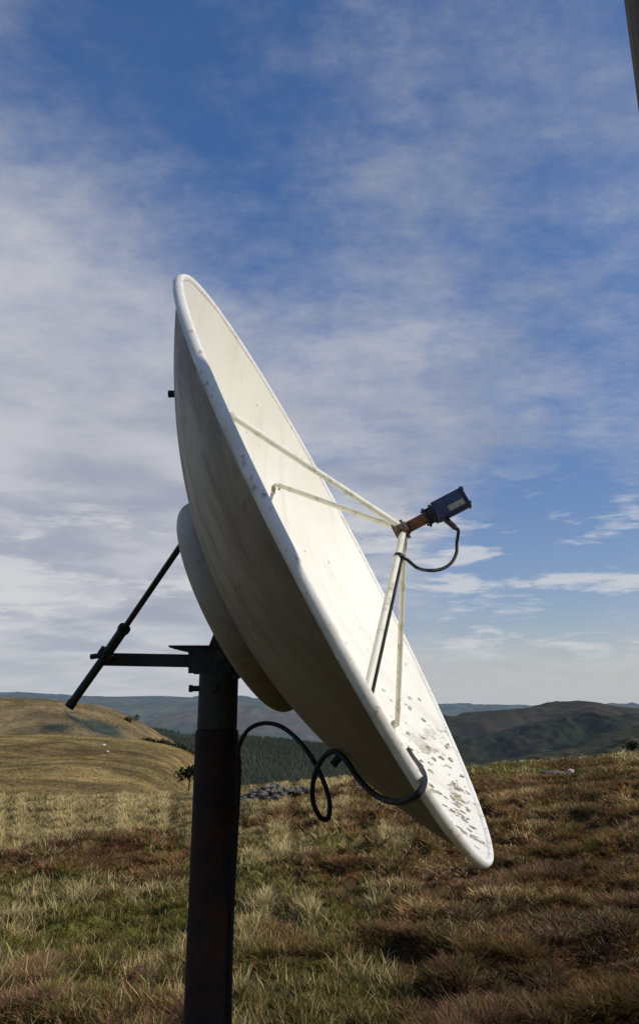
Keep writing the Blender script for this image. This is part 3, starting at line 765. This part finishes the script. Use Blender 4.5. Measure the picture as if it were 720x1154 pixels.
# conifer plantation on the wooded hill: one mass
def plantation():
    rows = []
    n = 30000
    px = rng.uniform(135, 470, n)
    pts = []
    D0, D1 = 820, 1690
    ob = bpy.data.objects['wooded_hill']; me = ob.data
    nv = len(me.vertices); co = np.empty(nv*3, dtype=np.float32); me.vertices.foreach_get('co', co); co = co.reshape(-1, 260, 3)
    nr = 120
    fi = rng.uniform(10, nr-1.5, n); fj = rng.uniform(0, 258.5, n)
    i0 = fi.astype(int); j0 = fj.astype(int); a = (fi-i0)[:, None]; b = (fj-j0)[:, None]
    P = (co[i0, j0]*(1-a)*(1-b)+co[i0+1, j0]*a*(1-b)+co[i0, j0+1]*(1-a)*b+co[i0+1, j0+1]*a*b)
    clear = fbm(P[:, 0]*.004+3, P[:, 1]*.003+8, 3); keep = clear < .66; P = P[keep]; n = len(P)
    h = rng.uniform(3.5, 8.5, n); w = h*.30; seg = 6
    V = np.zeros((n, seg*2+1, 3)); ph = rng.random(n)*6.28
    for k in range(seg):
        an = ph+2*np.pi*k/seg; jit = rng.uniform(.7, 1.3, n)
        V[:, k] = P+np.stack([np.cos(an)*w*jit, np.sin(an)*w*jit, h*.05], -1)
        V[:, seg+k] = P+np.stack([np.cos(an+.5)*w*.5*jit, np.sin(an+.5)*w*.5*jit, h*.55], -1)
    V[:, -1] = P+np.stack([0*h, 0*h, h], -1)
    F = []
    base = np.arange(n)[:, None]*(seg*2+1)
    for k in range(seg):
        k2 = (k+1) % seg; F.append(base+np.array([[k, k2, seg+k]])); F.append(base+np.array([[k2, seg+k2, seg+k]])); F.append(base+np.array([[seg+k, seg+k2, seg*2]]))
    F = np.concatenate(F, 0)
    band = fbm(P[:, 0]*.006, P[:, 1]*.004, 3)
    c = (np.array((.024, .027, .014))*(.6+.9*rng.random(n))[:, None]*(.6+band[:, None]))
    C = np.repeat(c[:, None], seg*2+1, 1)
    me = mesh_np('conifer_plantation', V.reshape(-1, 3), F, C.reshape(-1, 3), 3)
    m = bpy.data.materials.new('conifer_haze'); m.use_nodes = True; t = NT(m.node_tree); bs = t.n['Principled BSDF']; bs.inputs['Roughness'].default_value = 1; bs.inputs['Specular IOR Level'].default_value = 0
    at = t.new('ShaderNodeVertexColor', layer_name='Col'); t.put(bs.inputs['Base Color'], at.outputs[0])
    e = t.new('ShaderNodeEmission'); e.inputs[0].default_value = (.12, .16, .17, 1); mx = t.new('ShaderNodeMixShader'); mx.inputs[0].default_value = .10  # distance haze painted onto the trees as a faint emission
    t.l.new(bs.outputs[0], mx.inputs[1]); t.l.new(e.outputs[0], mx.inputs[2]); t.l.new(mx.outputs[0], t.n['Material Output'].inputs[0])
    tag(link('conifer_plantation', me, m, smooth=False), 'dark conifer plantation covering the hillside beyond the moor', 'forest', kind='stuff')
plantation()

def stone_m(name, c1, c2):
    m, t, b = new_mat(name, .9, 0, .2); co = obj_co(t); n = t.noise(co, 6, 7, .7)
    t.put(b.inputs['Base Color'], t.mix(t.ramp(n, .35, .65), c1, c2)); t.put(b.inputs['Normal'], t.bump(n, .8, .03)); return m
STONE = stone_m('grey_stone', (.08, .075, .055), (.19, .17, .14)); STONE_D = stone_m('dark_stone', (.06, .058, .05), (.13, .125, .115)); PALE_STONE = stone_m('pale_stone', (.36, .34, .30), (.52, .50, .45))
def rock_bm(bm, c, s, seed, sub=2):
    n0 = len(bm.verts)
    r = bmesh.ops.create_icosphere(bm, subdivisions=sub, radius=1)
    rot = Matrix.Rotation(seed*1.7, 3, 'Z') @ Matrix.Rotation(seed*.6, 3, 'X')
    for v_ in r['verts']:
        p = v_.co.copy(); k = 1+.35*mnoise.noise(p*1.1+Vector((seed*3.1, seed, 0)))
        p = p*k; m_ = max(abs(p.x), abs(p.y), abs(p.z)); p = p*(.65+.35/max(m_, .3))
        p = rot @ p; v_.co = Vector(c)+Vector((p.x*s[0], p.y*s[1], p.z*s[2]))
bm = bmesh.new()
for i in range(300):
    px = random.uniform(270, 350); Y = 26.5+random.uniform(-.5, .5)+(px-310)*.006; x = pix(px, 800, Y).x
    hmax = .36*(1-abs(px-308)/60)+.05; z = float(ground_z(np.array([x]), np.array([Y]))[0])+random.uniform(0, max(.1, hmax))+.06
    s = random.uniform(.05, .11); rock_bm(bm, (x, Y, z), (s*1.3, s, s*.75), i*1.37, 1)
tag(from_bm('stone_wall', bm, STONE, None), 'tumbled heap of grey stones from a ruined wall at the moor edge right of the post', 'stone wall')
def stone(name, px, py, s, mat, label, cat, seed):
    x, Y = on_ground(px, py); z = float(ground_z(np.array([x]), np.array([Y]))[0])
    bm = bmesh.new(); rock_bm(bm, (0, 0, s[2]*.35), s, seed, 3); o = from_bm(name, bm, mat, None, autos=.7); o.location = (x, Y, z+.03)
    tag(o, label, cat); return o
stone('stone', 406, 899, (.26, .16, .07), PALE_STONE, 'pale flat stone lying in dry grass behind the hanging cable loop', 'stone', 2.2)
stone('stone', 643, 876, (.16, .12, .14), PALE_STONE, 'small upright white stone in dark heather on the far right of the moor', 'stone', 5.1)
stone('boulder', 622, 879, (.5, .3, .10), STONE_D, 'long low grey boulder beside the small white stone', 'boulder', 7.7)
stone('stone', 478, 909, (.30, .2, .12), STONE, 'grey stone in the heather under the lower edge of the dish', 'stone', 9.3)

wool, t_, b_ = new_mat('wool', .95); b_.inputs['Base Color'].default_value = (.62, .60, .53, 1)
t_.put(b_.inputs['Base Color'], t_.mix(t_.ramp(t_.noise(obj_co(t_), 12, 4), .35, .65), (.70, .68, .6), (.50, .47, .4)))
face, _, fb_ = new_mat('sheep_face', .9); fb_.inputs['Base Color'].default_value = (.05, .045, .04, 1)
def sheep(px, py, rz, label):
    loc = hit(px, py, 'lower_hillside') or pix(px, py, 180)
    s = empty('sheep', loc, label, 'sheep', 'sheep grazing on the slope', rz)
    bm = bmesh.new()
    tube(bm, [(-.52, 0, .66), (-.46, 0, .68), (-.2, 0, .66), (.15, 0, .67), (.42, 0, .70), (.52, 0, .68)], [.05, .22, .30, .30, .23, .08], 12)
    tube(bm, [(.42, 0, .70), (.58, 0, .60), (.72, 0, .42)], [.15, .11, .08], 8); tube(bm, [(-.5, 0, .7), (-.56, 0, .5)], [.05, .03], 6)
    from_bm('fleece', bm, wool, s, smooth=True, world=False)
    bm = bmesh.new(); tube(bm, [(.68, 0, .46), (.76, 0, .34), (.84, 0, .20)], [.085, .075, .045], 8)
    for e in (-1, 1): tube(bm, [(.70, e*.05, .46), (.68, e*.16, .44)], [.03, .012], 5)
    from_bm('head', bm, face, s, smooth=True, world=False)
    for lx in (-.34, .30):
        for e in (-1, 1):
            bm = bmesh.new(); tube(bm, [(lx, e*.14, .48), (lx-.03, e*.14, .26), (lx, e*.14, -.03)], [.07, .04, .035], 7); from_bm('leg', bm, face, s, world=False)
sheep(117, 842, .3, 'white sheep grazing on the slope, upper left of two')
sheep(121, 850, 2.6, 'white sheep grazing on the slope, lower right of two')

# ================================================================== LIGHT, SKY, CAMERA
SAZ = math.atan2(-.310, .951); SEL = R_(34)
sd = Vector((math.cos(SEL)*math.cos(SAZ), math.cos(SEL)*math.sin(SAZ), math.sin(SEL)))
ld = bpy.data.lights.new('sun', 'SUN'); ld.energy = 3.7; ld.angle = R_(.5); ld.color = (1, .93, .82)
lo = bpy.data.objects.new('sun', ld); COL.objects.link(lo); lo.rotation_euler = sd.to_track_quat('Z', 'Y').to_euler(); lo.location = (5, -3, 8)

w = bpy.data.worlds.new('World'); sc.world = w; w.use_nodes = True; t = NT(w.node_tree); bg = t.n['Background']
sky = t.new('ShaderNodeTexSky', sky_type='NISHITA'); sky.sun_disc = False; sky.sun_elevation = SEL; sky.sun_rotation = math.pi/2-SAZ
sky.air_density = 1.0; sky.dust_density = .5; sky.ozone_density = 1.6; sky.altitude = 400
STR = .08; bg.inputs['Strength'].default_value = STR
dirv = t.new('ShaderNodeTexCoord').outputs['Generated']
sep = t.new('ShaderNodeSeparateXYZ'); t.put(sep.inputs[0], dirv); dx, dy, dz = sep.outputs
zz = t.math('ADD', t.math('MAXIMUM', dz, 0), .16)
cu = t.math('DIVIDE', dx, zz); cv = t.math('DIVIDE', dy, zz)
comb = t.new('ShaderNodeCombineXYZ'); t.put(comb.inputs[0], cu); t.put(comb.inputs[1], cv); cvec = comb.outputs[0]
big = t.noise(cvec, 1.1, 5, .55, .3)
rot = t.new('ShaderNodeMapping'); t.put(rot.inputs['Vector'], cvec); rot.inputs['Rotation'].default_value = (0, 0, .6); rot.inputs['Scale'].default_value = (1, 2.4, 1)
wisp = t.noise(rot.outputs[0], 3.0, 9, .66, .25)
fine = t.noise(cvec, 11, 9, .68, .1)
def blob(px, py, rad, soft=1.0):
    d = (pix(px, py, 1.0)-Vector((0, 0, EYE))).normalized()
    dot = t.vmath('DOT_PRODUCT', dirv, tuple(d))
    return t.ramp(dot, math.cos(rad), 1.0)
cov = t.math('ADD', t.math('MULTIPLY', t.math('SUBTRACT', big, .5), .85), t.math('MULTIPLY', t.math('SUBTRACT', wisp, .5), .8))
cov = t.math('ADD', cov, t.math('MULTIPLY', t.math('SUBTRACT', fine, .5), .75))
cov = t.math('ADD', cov, -.06)
for (px, py, rad, wt) in ((40, 440, .38, .50), (-60, 640, .50, .45), (120, 700, .30, .30), (430, 480, .26, .42), (330, 560, .3, .25), (620, 450, .18, .16), (640, 190, .30, .16), (0, 90, .22, .20), (420, 190, .2, .10), (520, 720, .22, .15),
                          (190, 110, .24, -.16), (660, 620, .14, -.2), (330, 330, .16, -.10), (120, 30, .14, -.1), (580, 610, .15, -.55), (560, 340, .16, -.08), (520, 60, .22, -.04), (700, 590, .10, -.12)):
    cov = t.math('ADD', cov, t.math('MULTIPLY', blob(px, py, rad), wt))
mask = t.ramp(cov, -.34, .95, 0, .92)
# cloud tone: soft lavender grey body, brighter tops low down
shade = t.noise(cvec, 1.9, 6, .55, .2)
k = 1/STR
cl = t.mix(t.ramp(shade, .35, .65), tuple(k*v for v in (.36, .385, .46)), tuple(k*v for v in (.56, .565, .60)))
hs = t.new('ShaderNodeMix', data_type='RGBA', blend_type='MULTIPLY'); hs.inputs[0].default_value = 1
t.put(hs.inputs[6], sky.outputs[0]); t.put(hs.inputs[7], t.mix(t.ramp(dz, 0, .6), (1.10, 1.03, 1.16), (.84, 1.22, 1.68)))
c = t.mix(mask, hs.outputs[2], cl)
# small low cumulus bank
st = t.new('ShaderNodeMapping'); t.put(st.inputs['Vector'], dirv); st.inputs['Scale'].default_value = (3.2, 3.2, 15)
cb = t.noise(st.outputs[0], 2.1, 7, .6, .2)
lowm = t.math('MULTIPLY', t.ramp(cb, .51, .63, 0, .72), t.math('MULTIPLY', t.ramp(dz, .02, .07), t.ramp(dz, .30, .17)))
c = t.mix(lowm, c, tuple(k*v for v in (.66, .665, .68)))
hz = t.ramp(dz, .085, -.01, 0, .68)
c = t.mix(hz, c, tuple(k*v for v in (.50, .545, .60)))
t.put(bg.inputs['Color'], c)

cam = bpy.data.cameras.new('camera'); co_ = bpy.data.objects.new('camera', cam); COL.objects.link(co_)
co_.location = (0, 0, EYE); co_.rotation_euler = (math.pi/2+TH, 0, 0)
cam.sensor_fit = 'VERTICAL'; cam.sensor_height = 24; cam.lens = 24*F/1154.0; cam.shift_y = -(577-PY)/1154.0
cam.clip_start = .05; cam.clip_end = 80000
sc.camera = co_
sc.view_settings.view_transform = 'Standard'; sc.view_settings.look = 'None'; sc.view_settings.exposure = 0
